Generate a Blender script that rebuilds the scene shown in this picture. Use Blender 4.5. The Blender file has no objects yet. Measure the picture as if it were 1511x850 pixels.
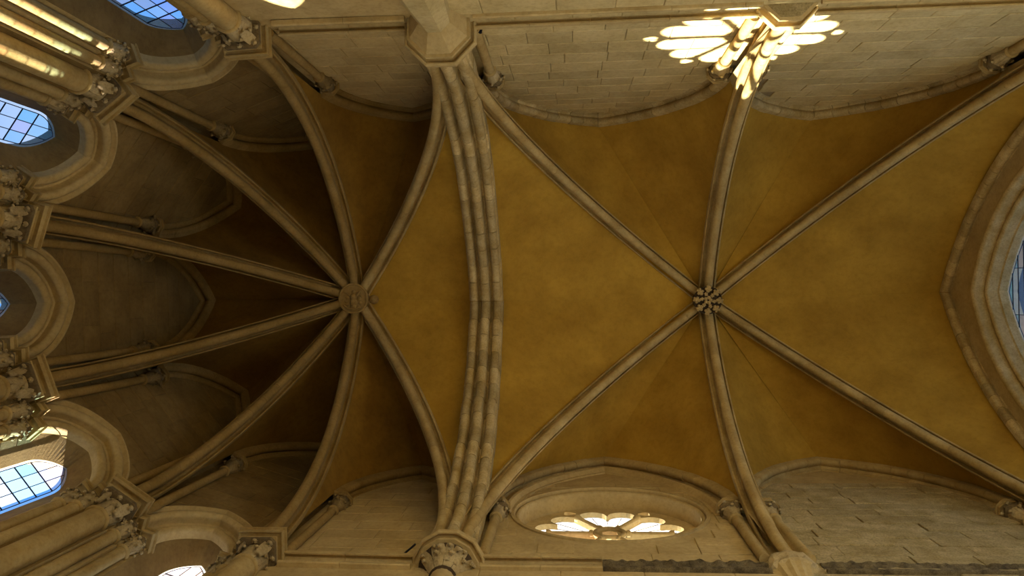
import bpy, math, random
from math import sin, cos, pi, sqrt, atan2, asin, radians, hypot
from mathutils import Vector, Matrix, noise
from mathutils.geometry import tessellate_polygon

random.seed(7)
SC = bpy.context.scene
COL = SC.collection

# ---------------------------------------------------------------- units
# plan unit: u = 12 m / 1150.  x to the apse (-) / nave (+), y across the nave, z up from the lens
U = 12.0 / 1150.0
EYE = 1.6
Z0 = 1150.0
FLOOR = -EYE / U
ROOF = 1.80 * Z0


def P(x, y, z):
    return Vector((x * U, y * U, z * U + EYE))


# ---------------------------------------------------------------- camera
cam = bpy.data.cameras.new('camera')
camo = bpy.data.objects.new('camera', cam)
COL.objects.link(camo)
cam.sensor_width = 36.0
cam.lens = 36.0 * 1150 / 1511
cam.clip_end = 300
F = 1150.0
v = Vector(((843 - 755.5) / F, (437 - 425) / F, 1)).normalized()
xx = Vector((1, -.015, 0))
xx = (xx - v * xx.dot(v)).normalized()
yy = v.cross(xx)
M = Matrix((xx, yy, v))
right, down, fwd = M.col[0], M.col[1], M.col[2]
R4 = Matrix((right, -down, -fwd)).transposed().to_4x4()
camo.matrix_world = Matrix.Translation((0, 0, EYE)) @ R4
SC.camera = camo

# ---------------------------------------------------------------- colour management
SC.view_settings.view_transform = 'Standard'
SC.view_settings.look = 'None'
SC.view_settings.gamma = 1
SC.view_settings.use_curve_mapping = False
SC.view_settings.exposure = 0.0
SC.cycles.max_bounces = 8
SC.cycles.diffuse_bounces = 5
SC.cycles.transparent_max_bounces = 16
SC.cycles.sample_clamp_indirect = 6

# ---------------------------------------------------------------- world
wd = bpy.data.worlds.new('sky')
SC.world = wd
wd.use_nodes = True
nt = wd.node_tree
nt.nodes.clear()
wo = nt.nodes.new('ShaderNodeOutputWorld')
bg = nt.nodes.new('ShaderNodeBackground')
tc = nt.nodes.new('ShaderNodeTexCoord')
nz = nt.nodes.new('ShaderNodeTexNoise')
nz.inputs['Scale'].default_value = 3.0
nz.inputs['Detail'].default_value = 5
cr = nt.nodes.new('ShaderNodeValToRGB')
cr.color_ramp.elements[0].position = .52
cr.color_ramp.elements[0].color = (.17, .42, .95, 1)
cr.color_ramp.elements[1].position = .76
cr.color_ramp.elements[1].color = (.70, .80, .95, 1)
nt.links.new(tc.outputs['Generated'], nz.inputs['Vector'])
nt.links.new(nz.outputs['Fac'], cr.inputs['Fac'])
nt.links.new(cr.outputs['Color'], bg.inputs['Color'])
bg.inputs['Strength'].default_value = 1.15
nt.links.new(bg.outputs[0], wo.inputs[0])

# ---------------------------------------------------------------- sun (low, through the rose window)
SUN = Vector((216, -835, -150)).normalized()
sl = bpy.data.lights.new('sun', 'SUN')
sl.energy = 38
sl.angle = radians(.53)
sl.color = (1, .95, .86)
so = bpy.data.objects.new('sun', sl)
so.rotation_euler = SUN.to_track_quat('-Z', 'Y').to_euler()
so.location = (-10, 40, 30)
COL.objects.link(so)


# added warm fill: area lamps outside the invented low windows and the end window
def area(x, y, z, d, sx, sy, e, c):
    l = bpy.data.lights.new('fill_lamp', 'AREA')
    l.shape = 'RECTANGLE'
    l.size, l.size_y = sx, sy
    l.energy = e
    l.color = c
    o = bpy.data.objects.new('fill_lamp', l)
    o.location = P(x, y, z)
    o.rotation_euler = Vector(d).to_track_quat('-Z', 'Z').to_euler()
    COL.objects.link(o)


LOWX = (40, 580)
for lx in LOWX:
    area(lx, 560, 420, (0, -1, .45), 3.0, 6.0, 480, (1, .90, .70))
    area(lx, -580, 420, (0, 1, .45), 3.0, 6.0, 480, (1, .88, .66))
area(960, 0, 700, (-1, 0, .25), 4.5, 9.0, 650, (1, .88, .68))


# ---------------------------------------------------------------- materials
def stone(name, c1, c2, c3, scale=1.0, bump=.25, rnd=.0, rough=.9, dirt=None):
    m = bpy.data.materials.new(name)
    m.use_nodes = True
    t = m.node_tree
    t.nodes.clear()
    N = t.nodes.new
    L = t.links.new
    o = N('ShaderNodeOutputMaterial')
    b = N('ShaderNodeBsdfPrincipled')
    b.inputs['Roughness'].default_value = rough
    b.inputs['Specular IOR Level'].default_value = .25
    L(b.outputs[0], o.inputs[0])
    g = N('ShaderNodeNewGeometry')
    n1 = N('ShaderNodeTexNoise')
    n1.inputs['Scale'].default_value = .9 * scale
    n1.inputs['Detail'].default_value = 6
    n1.inputs['Roughness'].default_value = .6
    L(g.outputs['Position'], n1.inputs['Vector'])
    r1 = N('ShaderNodeValToRGB')
    r1.color_ramp.elements[0].position = .36
    r1.color_ramp.elements[0].color = (*c1, 1)
    r1.color_ramp.elements[1].position = .66
    r1.color_ramp.elements[1].color = (*c2, 1)
    L(n1.outputs['Fac'], r1.inputs['Fac'])
    n2 = N('ShaderNodeTexNoise')
    n2.inputs['Scale'].default_value = 9 * scale
    n2.inputs['Detail'].default_value = 8
    n2.inputs['Roughness'].default_value = .7
    L(g.outputs['Position'], n2.inputs['Vector'])
    r2 = N('ShaderNodeValToRGB')
    r2.color_ramp.elements[0].position = .30
    r2.color_ramp.elements[0].color = (*c3, 1)
    r2.color_ramp.elements[1].position = .55
    r2.color_ramp.elements[1].color = (1, 1, 1, 1)
    L(n2.outputs['Fac'], r2.inputs['Fac'])
    mx = N('ShaderNodeMixRGB')
    mx.blend_type = 'MULTIPLY'
    mx.inputs[0].default_value = .75
    L(r1.outputs[0], mx.inputs[1])
    L(r2.outputs[0], mx.inputs[2])
    src = mx.outputs[0]
    if rnd:
        oi = N('ShaderNodeObjectInfo')
        mr = N('ShaderNodeMapRange')
        mr.inputs['To Min'].default_value = 1 - rnd
        mr.inputs['To Max'].default_value = 1 + rnd * .6
        L(oi.outputs['Random'], mr.inputs[0])
        m2 = N('ShaderNodeVectorMath')
        m2.operation = 'SCALE'
        L(src, m2.inputs[0])
        L(mr.outputs[0], m2.inputs['Scale'])
        src = m2.outputs[0]
    L(src, b.inputs['Base Color'])
    n3 = N('ShaderNodeTexNoise')
    n3.inputs['Scale'].default_value = 22 * scale
    n3.inputs['Detail'].default_value = 8
    n3.inputs['Roughness'].default_value = .72
    L(g.outputs['Position'], n3.inputs['Vector'])
    bp = N('ShaderNodeBump')
    bp.inputs['Strength'].default_value = bump
    bp.inputs['Distance'].default_value = .05
    L(n3.outputs['Fac'], bp.inputs['Height'])
    L(bp.outputs[0], b.inputs['Normal'])
    return m


MAT = dict(
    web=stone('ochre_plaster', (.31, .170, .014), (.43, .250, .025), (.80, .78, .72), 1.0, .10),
    web_dark=stone('shaded_ochre_plaster', (.20, .10, .009), (.29, .155, .015), (.75, .7, .65), 1.0, .10),  # darker copy of the web plaster, apse shade put into the colour
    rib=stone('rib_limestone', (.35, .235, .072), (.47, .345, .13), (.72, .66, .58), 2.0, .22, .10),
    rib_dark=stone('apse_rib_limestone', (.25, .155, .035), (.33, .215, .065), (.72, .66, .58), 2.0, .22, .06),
    trans=stone('arch_limestone', (.40, .28, .09), (.56, .43, .19), (.55, .5, .42), 3.0, .35, .22),
    wall=stone('wall_limestone', (.42, .30, .11), (.54, .40, .16), (.72, .68, .60), 1.4, .25, .10),
    ashlar=stone('grey_ashlar', (.47, .36, .14), (.60, .47, .205), (.70, .64, .55), 1.6, .30, .12),
    rough=stone('weathered_ashlar', (.54, .40, .145), (.76, .60, .27), (.40, .34, .25), 3.4, 1.0, .10),
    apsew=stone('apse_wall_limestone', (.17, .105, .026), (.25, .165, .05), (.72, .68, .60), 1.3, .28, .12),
    carve=stone('carved_limestone', (.42, .31, .13), (.56, .44, .21), (.50, .45, .38), 3.0, .45, .10),
    carve_a=stone('apse_carved_limestone', (.24, .16, .05), (.34, .24, .09), (.50, .45, .38), 3.0, .45, .10),  # darker carved stone for the apse colonnette leaves
    bell=stone('painted_shade_on_bells', (.13, .09, .035), (.24, .17, .07), (.50, .45, .38), 3.0, .45),  # dark bell colour stands in for shade between the leaves
    mortar=stone('mortar', (.24, .17, .075), (.32, .23, .10), (.7, .7, .65), 3, .2),
    floorm=stone('floor_stone', (.24, .18, .10), (.31, .24, .14), (.8, .78, .74), 1.5, .15),
    recess=stone('shade_dark_recess', (.05, .03, .012), (.08, .05, .02), (.6, .6, .6), 3, .3),  # shade behind carved leaves put into the colour; also covers the roof slab
    eroded=stone('blackened_eroded_stone', (.18, .13, .055), (.50, .38, .17), (.22, .18, .12), 7, 1.2),
)


def plain(name, c, rough=.5, metal=0.0):
    m = bpy.data.materials.new(name)
    m.use_nodes = True
    b = m.node_tree.nodes['Principled BSDF']
    b.inputs['Base Color'].default_value = (*c, 1)
    b.inputs['Roughness'].default_value = rough
    b.inputs['Metallic'].default_value = metal
    return m


MAT['lead'] = plain('lead_came', (.03, .035, .06), .6)
MAT['iron'] = plain('dark_iron', (.015, .015, .02), .5, .6)


def glass(name, c):
    m = bpy.data.materials.new(name)
    m.use_nodes = True
    t = m.node_tree
    t.nodes.clear()
    o = t.nodes.new('ShaderNodeOutputMaterial')
    a = t.nodes.new('ShaderNodeBsdfTransparent')
    a.inputs[0].default_value = (*c, 1)
    g = t.nodes.new('ShaderNodeBsdfGlossy')
    g.inputs['Roughness'].default_value = .12
    tl = t.nodes.new('ShaderNodeBsdfTranslucent')
    tl.inputs[0].default_value = (*c, 1)
    m1 = t.nodes.new('ShaderNodeMixShader')
    m1.inputs[0].default_value = .05
    m2 = t.nodes.new('ShaderNodeMixShader')
    m2.inputs[0].default_value = .12
    t.links.new(a.outputs[0], m1.inputs[1])
    t.links.new(g.outputs[0], m1.inputs[2])
    t.links.new(m1.outputs[0], m2.inputs[1])
    t.links.new(tl.outputs[0], m2.inputs[2])
    t.links.new(m2.outputs[0], o.inputs[0])
    return m


GL = [glass('clear_glass', (.93, .96, 1)), glass('blue_glass', (.60, .85, 1)), glass('violet_glass', (.86, .80, 1)),
      glass('rosy_glass', (1, .82, .80)), glass('aqua_glass', (.45, .80, .98)), glass('white_glass', (1, 1, 1))]


# ---------------------------------------------------------------- object helpers
def tag(o, label=None, cat=None, group=None, kind=None):
    if label:
        o['label'] = label
    if cat:
        o['category'] = cat
    if group:
        o['group'] = group
    if kind:
        o['kind'] = kind
    return o


def empty(name, x, y, z, label=None, cat=None, group=None, rz=0.0, kind=None):
    o = bpy.data.objects.new(name, None)
    o.empty_display_size = .2
    o.location = P(x, y, z)
    o.rotation_euler = (0, 0, rz)
    COL.objects.link(o)
    return tag(o, label, cat, group, kind)


class G:
    """geometry in plan units"""
    def __init__(s):
        s.v, s.f = [], []

    def add(s, vs, fs):
        n = len(s.v)
        s.v += [Vector(q) for q in vs]
        s.f += [tuple(i + n for i in f) for f in fs]

    def grid(s, rows, close=False, flip=False):
        n, m = len(rows), len(rows[0])
        base = len(s.v)
        for r in rows:
            s.v += [Vector(q) for q in r]
        mm = m if close else m - 1
        for i in range(n - 1):
            for j in range(mm):
                a, b = base + i * m + j, base + i * m + (j + 1) % m
                c, d = b + m, a + m
                s.f.append((a, d, c, b) if flip else (a, b, c, d))

    def cap(s, pts, flip=False):
        n = len(s.v)
        s.v += [Vector(q) for q in pts]
        for t in tessellate_polygon([[Vector(q) for q in pts]]):
            s.f.append(tuple(n + i for i in (t if not flip else t[::-1])))

    def box(s, c, h, rot=0.0):
        cx, cy, cz = c
        vs = []
        for dz in (-1, 1):
            for dx, dy in ((-1, -1), (1, -1), (1, 1), (-1, 1)):
                a, b = dx * h[0], dy * h[1]
                vs.append((cx + a * cos(rot) - b * sin(rot), cy + a * sin(rot) + b * cos(rot), cz + dz * h[2]))
        s.add(vs, [(3, 2, 1, 0), (4, 5, 6, 7), (0, 1, 5, 4), (1, 2, 6, 5), (2, 3, 7, 6), (3, 0, 4, 7)])

    def tube(s, pts, r, n=8, caps=True):
        pts = [Vector(p) for p in pts]
        rows = []
        up = None
        for i, p in enumerate(pts):
            t = (pts[min(i + 1, len(pts) - 1)] - pts[max(i - 1, 0)]).normalized()
            if up is None:
                up = t.orthogonal().normalized()
            up = (up - t * up.dot(t)).normalized()
            b = t.cross(up)
            rr = r[i] if isinstance(r, (list, tuple)) else r
            rows.append([p + (up * cos(2 * pi * k / n) + b * sin(2 * pi * k / n)) * rr for k in range(n)])
        s.grid(rows, close=True, flip=False)
        if caps:
            s.cap(rows[0])
            s.cap(rows[-1])

    def build(s, name, mat, parent=None, smooth=False, world=True, kind=None):
        me = bpy.data.meshes.new(name)
        if world:
            vs = [P(*q) for q in s.v]
            if parent:
                inv = Matrix.LocRotScale(parent.location, parent.rotation_euler, None).inverted()
                vs = [inv @ q for q in vs]
            elif vs:
                c = sum(vs, Vector()) / len(vs)
                vs = [q - c for q in vs]
        else:
            vs = [q * U for q in s.v]
        me.from_pydata(vs, [], s.f)
        if smooth:
            me.shade_smooth()
            if smooth != 'all':
                me.set_sharp_from_angle(angle=radians(smooth if smooth is not True else 38))
        me.materials.append(MAT[mat] if isinstance(mat, str) else mat)
        me.update()
        o = bpy.data.objects.new(name, me)
        if world and not parent and s.v:
            o.location = c
        if parent:
            o.parent = parent
        COL.objects.link(o)
        if kind:
            o['kind'] = kind
        return o


def inst(name, me, parent, x=0, y=0, z=0, rz=0.0, sc=1.0, tilt=0.0):
    o = bpy.data.objects.new(name, me)
    o.location = (x * U, y * U, z * U)
    o.rotation_euler = (0, tilt, rz)
    o.scale = (sc, sc, sc) if not isinstance(sc, tuple) else sc
    o.parent = parent
    COL.objects.link(o)
    return o


def mesh_of(g, name, mat, smooth=True):
    o = g.build(name, mat, None, smooth, world=False)
    me = o.data
    bpy.data.objects.remove(o)
    return me


# ---------------------------------------------------------------- arcs and ribs
class Arc:
    """half of a pointed arch: springing S (x,y,z) to apex B, centre on the springing level"""
    def __init__(s, S, B):
        s.S, s.B = Vector(S), Vector(B)
        d = s.B - s.S
        s.L = hypot(d.x, d.y)
        s.h = d.z
        s.e = Vector((d.x, d.y, 0)).normalized()
        s.R = (s.L ** 2 + s.h ** 2) / (2 * s.L)
        s.C = s.S + s.e * s.R
        s.f1 = asin(min(1, s.h / s.R))
        if s.R < s.L:
            s.f1 = pi - s.f1
        s.side = s.e.cross(Vector((0, 0, 1)))

    def at(s, t, off=0.0):
        a = s.f1 * t
        n = -s.e * cos(a) + Vector((0, 0, 1)) * sin(a)
        return s.C + n * (s.R + off), n

    def atz(s, k, off=0.0):
        """by height fraction"""
        R = s.R + off
        L = s.L + off
        h = sqrt(max(1e-6, R * R - (R - L) ** 2))
        zz = min(h * k, R)
        x = sqrt(max(0, R * R - zz * zz))
        return s.C - s.e * x + Vector((0, 0, zz))


def roll(cx, cy, r, a0, a1, n=6):
    return [(cx + r * cos(radians(a0 + (a1 - a0) * i / n)), cy + r * sin(radians(a0 + (a1 - a0) * i / n))) for i in range(n + 1)]


def mirror(half):
    """half profile on w>=0 from the web down to the soffit -> whole, w from + to -"""
    return half + [(-w, d) for w, d in half[::-1] if w > 1e-6]


RIB_H = [(16, 0), (16, 7), (15, 8.5), (13.2, 8.5), (12.4, 7.5), (11.4, 3), (8, 2.5), (5.2, 6), (5, 13)] + roll(0, 21, 8.6, -48, 90, 7)
RIB = mirror(RIB_H)
TR_H = [(36, 0), (36, 22), (33.5, 24)] + roll(25, 29, 8.6, 10, 170, 7) + [(14.5, 22), (11.5, 22), (10, 27)] + roll(0, 35, 9.2, -10, 90, 5)
TRANS = mirror(TR_H)
NT_H = [(19, 0), (19, 8), (17.8, 10), (15.5, 10), (14.6, 8), (13.4, 3), (9, 2.5), (5.8, 6), (5.4, 13)] + roll(0, 20.8, 9.4, -48, 90, 7)
NTR = mirror(NT_H)


def rib(name, arc, prof, D, nv, mat, label, cat='rib', group=None, gap=.18, jit=.0, t0=0.0, t1=1.0, parent=None, piece='voussoir', sub=2):
    S = arc.S
    e = parent or empty(name, S.x, S.y, S.z, label, cat, group)
    for i in range(nv):
        a = t0 + (t1 - t0) * i / nv
        b = t0 + (t1 - t0) * (i + 1) / nv
        dt = gap / (arc.R * arc.f1)
        g = G()
        rows = []
        jw, jd = random.uniform(-jit, jit), random.uniform(-jit, jit)
        for k in range(sub + 1):
            t = a + dt + (b - a - 2 * dt) * k / sub
            p, n = arc.at(t)
            row = [p + n * (D - d - (jd if d > 1 else 0)) + arc.side * (w + jw) for w, d in prof]
            if b > .9999 and k == sub:      # mitre the key joint on the plane of the apex
                tan = Vector((0, 0, 1)).cross(arc.side).normalized()
                tan = (arc.e * sin(arc.f1 * t) + Vector((0, 0, 1)) * cos(arc.f1 * t)).normalized()
                row = [q + tan * ((arc.B - arc.e * gap - q).dot(arc.e) / max(.2, tan.dot(arc.e))) for q in row]
            rows.append(row)
        g.grid(rows)
        g.cap(rows[0])
        g.cap(rows[-1])
        g.build(piece, mat, e, 30)
    return e


def chain(curve, A, B):
    pass


def loft(g, ca, cb, nz=22, nm=8, bulge=7.0):
    rows = []
    for i in range(nz + 1):
        k = 1 - (1 - i / nz) ** 2
        a, b = ca(k), cb(k)
        row = []
        for j in range(nm + 1):
            t = j / nm
            q = a.lerp(b, t)
            q.z += bulge * sin(pi * t) * (a - b).length / 300 * k
            row.append(q)
        rows.append(row)
    g.grid(rows)


def build_web(g, mat, label):
    o = g.build('ceiling', mat, None, 'all')
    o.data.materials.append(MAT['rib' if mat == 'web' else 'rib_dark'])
    for p in o.data.polygons:
        if (o.location.z + p.center.z - EYE) / U < Z0 * (1.26 if 'nave bay' in label else 1.12):
            p.material_index = 1
    return tag(o, label, None, None, 'structure')


def shaft_mesh(r, z0, z1, n=16):
    g = G()
    rows = [[(r * cos(2 * pi * k / n), r * sin(2 * pi * k / n), z) for k in range(n)] for z in (z0, z1)]
    for dr, dz in ((1, 0), (3.2, 1.2), (4, 3), (3.2, 4.8), (.8, 6)):
        rows.append([((r + dr) * cos(2 * pi * k / n), (r + dr) * sin(2 * pi * k / n), z1 + dz) for k in range(n)])
    g.grid(rows, close=True)
    g.cap(rows[0])
    return g


# ---------------------------------------------------------------- plan
AC = Vector((-470, -13))
ANG = [-92.1, -127.4, -162.8, 159.7, 124.0, 89.8]
RW = 402.0
YT, YB = -412.0, 392.0            # nave wall faces
XT, XN, XE = -186.0, 312.0, 808.0  # transverse arch, intermediate rib, end wall
T_APEX = Vector((XT, 8, 1.456 * Z0))
BA = Vector((-470, -2, 1.452 * Z0))
BN = Vector((311, 14, 1.575 * Z0))
E_APEX = Vector((XE, 4, 1.535 * Z0))
V = [AC + Vector((cos(radians(a)), sin(radians(a)))) * RW for a in ANG]
V = [Vector((XT, YT))] + V + [Vector((XT, YB))]
cen = Vector((-300, -5))

# ---------------------------------------------------------------- big structure: floor, roof
g = G()
g.box((170, 0, FLOOR - 15), (1100, 700, 15))
tag(g.build('floor', 'floorm'), 'pale stone church floor', None, None, 'structure')
g = G()
g.box((60, 0, ROOF + 12), (1150, 760, 12))  # unseen slab added to seal the vaults from sky light
tag(g.build('roof', 'recess'), 'dark roof slab added above the vaults to keep out the sky', None, None, 'structure')


# pointed opening helper: half width h, spring zs, rise -> offset family
class Opening:
    def __init__(s, h, rise, zs, zb):
        s.h, s.rise, s.zs, s.zb = h, rise, zs, zb
        s.c = (rise ** 2 - h ** 2) / (2 * h)
        s.R = h + s.c

    def top(s, o=0.0, n=14):
        """points (t,z) from right springing over the apex to left springing"""
        R = s.R - o
        h = sqrt(max(1, R * R - s.c ** 2))
        f = asin(min(1, h / R))
        right = [(-s.c + R * cos(f * i / n), s.zs + R * sin(f * i / n)) for i in range(n + 1)]
        left = [(-t, z) for t, z in right[::-1]]
        return right, left

    def outline(s, o=0.0, n=14):
        r, l = s.top(o, n)
        hw = r[0][0]
        return [(hw, s.zb)] + r + l[1:] + [(-hw, s.zb)]

    def half_at(s, z, o=0.0):
        R = s.R - o
        if z <= s.zs:
            return R - s.c
        q = R * R - (z - s.zs) ** 2
        return max(0, sqrt(q) - s.c) if q > 0 else 0


class Face:
    """wall frame: origin O (plan), T along the wall, n outward (away from the room)"""
    def __init__(s, O, T, n):
        s.O, s.T, s.n = Vector(O), Vector(T).normalized(), Vector(n).normalized()

    def __call__(s, t, n, z):
        q = s.O + s.T * t + s.n * n
        return (q.x, q.y, z)


def wall_plate(g, F, t0, t1, z0, z1, holes, depth=0.0):
    polys = [[Vector((t0, z0, 0)), Vector((t1, z0, 0)), Vector((t1, z1, 0)), Vector((t0, z1, 0))]]
    for h in holes:
        polys.append([Vector((a, b, 0)) for a, b in h[::-1]])
    flat = [q for p in polys for q in p]
    n = len(g.v)
    g.v += [Vector(F(q.x, depth, q.y)) for q in flat]
    for t in tessellate_polygon(polys):
        g.f.append(tuple(n + i for i in t))


def sweep_arch(g, F, op, prof, jamb=False, n=14):
    """prof: (offset into the opening, depth). arch part only, or jamb part only"""
    if jamb:
        for sgn in (1, -1):
            rows = []
            for o, d in prof:
                hw = op.top(o)[0][0][0]
                rows.append([F(sgn * hw, d, op.zb), F(sgn * hw, d, op.zs)])
            g.grid(rows)
    else:
        R, Lf = [], []
        for o, d in prof:
            r, l = op.top(o, n)
            R.append([F(t, d, z) for t, z in r])
            Lf.append([F(t, d, z) for t, z in l])
        g.grid(R)
        g.grid(Lf)


def block(parent, F, t0, t1, z0, z1, proud, mat, gap=1.0, bev=1.1, name='stone_block', shear=0.0):
    a0, a1, b0, b1 = t0 + gap * .8, t1 - gap * .8, z0 + gap * 2, z1 - gap * 2
    if a1 - a0 < 5 or b1 - b0 < 4:
        return
    back = [F(a0, .5, b0), F(a1, .5, b0), F(a1, .5, b1), F(a0, .5, b1)]
    mid = [F(a0, -proud + bev * .6, b0), F(a1, -proud + bev * .6, b0), F(a1, -proud + bev * .6, b1), F(a0, -proud + bev * .6, b1)]
    fr = [F(a0 + bev, -proud, b0 + bev), F(a1 - bev, -proud, b0 + bev), F(a1 - bev, -proud, b1 - bev), F(a0 + bev, -proud, b1 - bev)]
    g = G()
    fs = []
    for k in range(4):
        j = (k + 1) % 4
        fs += [(k, j, 4 + j, 4 + k), (4 + k, 4 + j, 8 + j, 8 + k)]
    fs.append((8, 9, 10, 11))
    g.add(back + mid + fr, fs)
    return g.build(name, mat, parent)


def courses(parent, F, t0, t1, zs, lens, mat, proud=(2.5, 3.5), clip=None, gap=1.0, top=None):
    """coursed ashlar: clip(z)->(ta,tb) forbidden span, top(t)->ceiling height"""
    for i in range(len(zs) - 1):
        z0, z1 = zs[i], zs[i + 1]
        t = t0 - random.uniform(0, lens[1])
        while t < t1:
            l = random.uniform(*lens)
            a, b = max(t, t0), min(t + l, t1)
            t += l
            if b - a < 6:
                continue
            if top and top((a + b) / 2) < z0 - 25:
                continue
            pr = random.uniform(*proud)
            segs = [(a, b)]
            if clip:
                ca, cb = clip(z0)
                c2a, c2b = clip(z1)
                ca, cb = min(ca, c2a), max(cb, c2b)
                if cb > ca:
                    segs = []
                    if a < ca:
                        segs.append((a, min(b, ca)))
                    if b > cb:
                        segs.append((max(a, cb), b))
            for p, q in segs:
                if q - p > 8:
                    block(parent, F, p, q, z0, z1, pr, mat, gap)


# ---------------------------------------------------------------- vault ribs
nod = 0
RIB_D = 30.0


def spring_pt(c, toward, r):
    d = (toward.xy - c).normalized()
    return c + d * r


APSE_SPR = []
names = ['rising from the octagonal corbel at the top edge', 'second clockwise-left from the top edge capital',
         'rising from the sunlit shaft cluster at upper left', 'upper of the two running to the left edge',
         'lower of the two running to the left edge', 'rising from the big shaft cluster at lower left',
         'rising from the capital cut by the bottom edge', 'rising from the leafy corbel at the bottom edge']
apse_arcs = []
for i in range(8):
    if i in (0, 7):
        base = Vector((XT - 24, -352 if i == 0 else 350))
    else:
        base = AC + (V[i] - AC).normalized() * 362
    if i == 0:
        base = Vector((XT - 26, -356))
    if i == 7:
        base = Vector((XT - 26, 354))
    apse_arcs.append(Arc((base.x, base.y, Z0), BA))
for i, a in enumerate(apse_arcs):
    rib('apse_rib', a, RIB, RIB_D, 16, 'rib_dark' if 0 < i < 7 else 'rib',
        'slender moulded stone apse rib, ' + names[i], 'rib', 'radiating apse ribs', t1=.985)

t_arcs = [Arc((XT, -350, Z0), T_APEX), Arc((XT, 348, Z0), T_APEX)]
te = empty('transverse_arch', XT, 0, Z0, 'broad transverse arch of three parallel stone rolls dividing apse from nave', 'arch')
for a in t_arcs:
    rib('transverse_arch', a, TRANS, 44, 17, 'trans', '', parent=te, gap=.45, jit=.8)

dn = ['upper left diagonal rib, from octagonal corbel to the leafy boss', 'lower left diagonal rib, from leafy corbel to the leafy boss',
      'upper right diagonal rib running from leafy boss to the right edge', 'lower right diagonal rib running from leafy boss to the right edge']
d_arcs = [Arc((XT + 30, -358, Z0), BN), Arc((XT + 30, 354, Z0), BN), Arc((XE - 30, -372, Z0), BN), Arc((XE - 30, 354, Z0), BN)]
for i, a in enumerate(d_arcs):
    rib('diagonal_rib', a, RIB, RIB_D, 20, 'rib', 'slender stone ' + dn[i], 'rib', 'ribs meeting at the leafy boss', t1=.985)
n_arcs = [Arc((XN + 3, -384, Z0), BN), Arc((XN - 4, 372, Z0), BN)]
rib('middle_rib', n_arcs[0], NTR, RIB_D, 17, 'rib', 'sunlit upper middle rib from the octagonal corbel to the leafy boss', 'rib', 'ribs meeting at the leafy boss', t1=.985)
rib('middle_rib', n_arcs[1], NTR, RIB_D, 17, 'rib', 'lower middle rib from the eroded fluted corbel to the leafy boss', 'rib', 'ribs meeting at the leafy boss', t1=.985)
e_arcs = [Arc((XE + 28, -346, Z0), E_APEX + Vector((28, 0, 0))), Arc((XE + 28, 340, Z0), E_APEX + Vector((28, 0, 0)))]

# ---------------------------------------------------------------- wall ribs (formerets) with colonnettes
FRM_D = 24.0
# profile across the wall: w measured along side; converted below to +w = into the room
FRM = [(26, 0), (26, 5), (24, 9)] + roll(17, 10, 8, 0, 150, 6) + [(8, 12), (4, 15), (2, 21), (-3, 22), (-3, 0)]


def leaf_mesh(h, w, mat, name='leaf'):
    g = G()
    path = [(0, 0), (1.2, .25), (2.2, .55), (5, .82), (9.5, 1.0), (12.5, .92), (12, .74)]
    wid = [.55, .8, 1.0, .95, .8, .6, .25]
    rows = []
    for (x, z), q in zip(path, wid):
        row = []
        for j in range(5):
            s_ = (j - 2) / 2
            row.append((x * h / 36 * 1.0 - abs(s_) * 1.6 * h / 36, s_ * w / 2 * q * (1 + .18 * (j % 2)), z * h))
        rows.append(row)
    g.grid(rows)
    g.grid([[(a - .0 - 2.2 * h / 36, b, c) for a, b, c in r] for r in rows], flip=True)
    # crocket bud at the tip
    cx, cz, r = 12 * h / 36, .84 * h, 3.2 * h / 36
    ring = []
    for a in range(5):
        th = pi * a / 4
        ring.append([(cx + r * sin(th) * cos(2 * pi * k / 6), r * 1.3 * sin(th) * sin(2 * pi * k / 6), cz + r * cos(th)) for k in range(6)])
    g.grid(ring, close=True)
    return mesh_of(g, name, mat, 60)


def bell_mesh(r, s, z0, z1, mat, octo=False, n=24, name='capital'):
    """circle radius r at z0 flaring to a square of half s at z1, astragal ring at the foot"""
    g = G()
    rows = []
    H = z1 - z0
    prof = [(r - 1, 0, 0), (r - .5, .13, 0), (r - .5, .4, 0), (r + .5, .66, 0), (r + 2.5, .80, .1),
            (None, .86, 1.0), (None, .88, 1.0), (None, 1.0, 1.0)]
    for q, kz, sq in prof:
        row = []
        for k in range(n):
            a = 2 * pi * k / n + pi / n
            if octo:
                m = cos(pi / 8) / cos(((a + pi / 8) % (pi / 4)) - pi / 8)
                rs = s * m
            else:
                rs = s / max(abs(cos(a)), abs(sin(a)))
                rs = min(rs, s * 1.30)
            rc = q if q is not None else r + (s - r) * (.55 if kz < .85 else 1)
            rr = rc * (1 - sq) + (rs * (1 if kz > .85 else .86)) * sq
            row.append((rr * cos(a), rr * sin(a), z0 + H * kz))
        rows.append(row)
    g.grid(rows, close=True)
    return mesh_of(g, name, mat, 40)


def abacus_mesh(s, z1, h, n=4, rot=pi / 4, name='abacus', mat='rib', sy=None):
    """polygonal moulded slab, apothem s at top"""
    g = G()
    k = 1 / cos(pi / n)
    prof = [(s - 8, -h), (s - 7, -h), (s - 7, -h * .86), (s - 14, -h * .80), (s - 14, -h * .52), (s - 11, -h * .44), (s - 5, -h * .46), (s - 4, -h * .56), (s - 2.5, -h * .56), (s - 2.2, -h * .24), (s - 4.5, -h * .21), (s - 4.5, -h * .15), (s, -h * .12), (s, 0)]
    rows = [[(q * k * cos(rot + 2 * pi * i / n), q * k * sin(rot + 2 * pi * i / n), z1 + z) for i in range(n)] for q, z in prof]
    g.grid(rows, close=True)
    g.cap(rows[0])
    g.cap(rows[-1])
    return mesh_of(g, name, mat, False)


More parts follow.
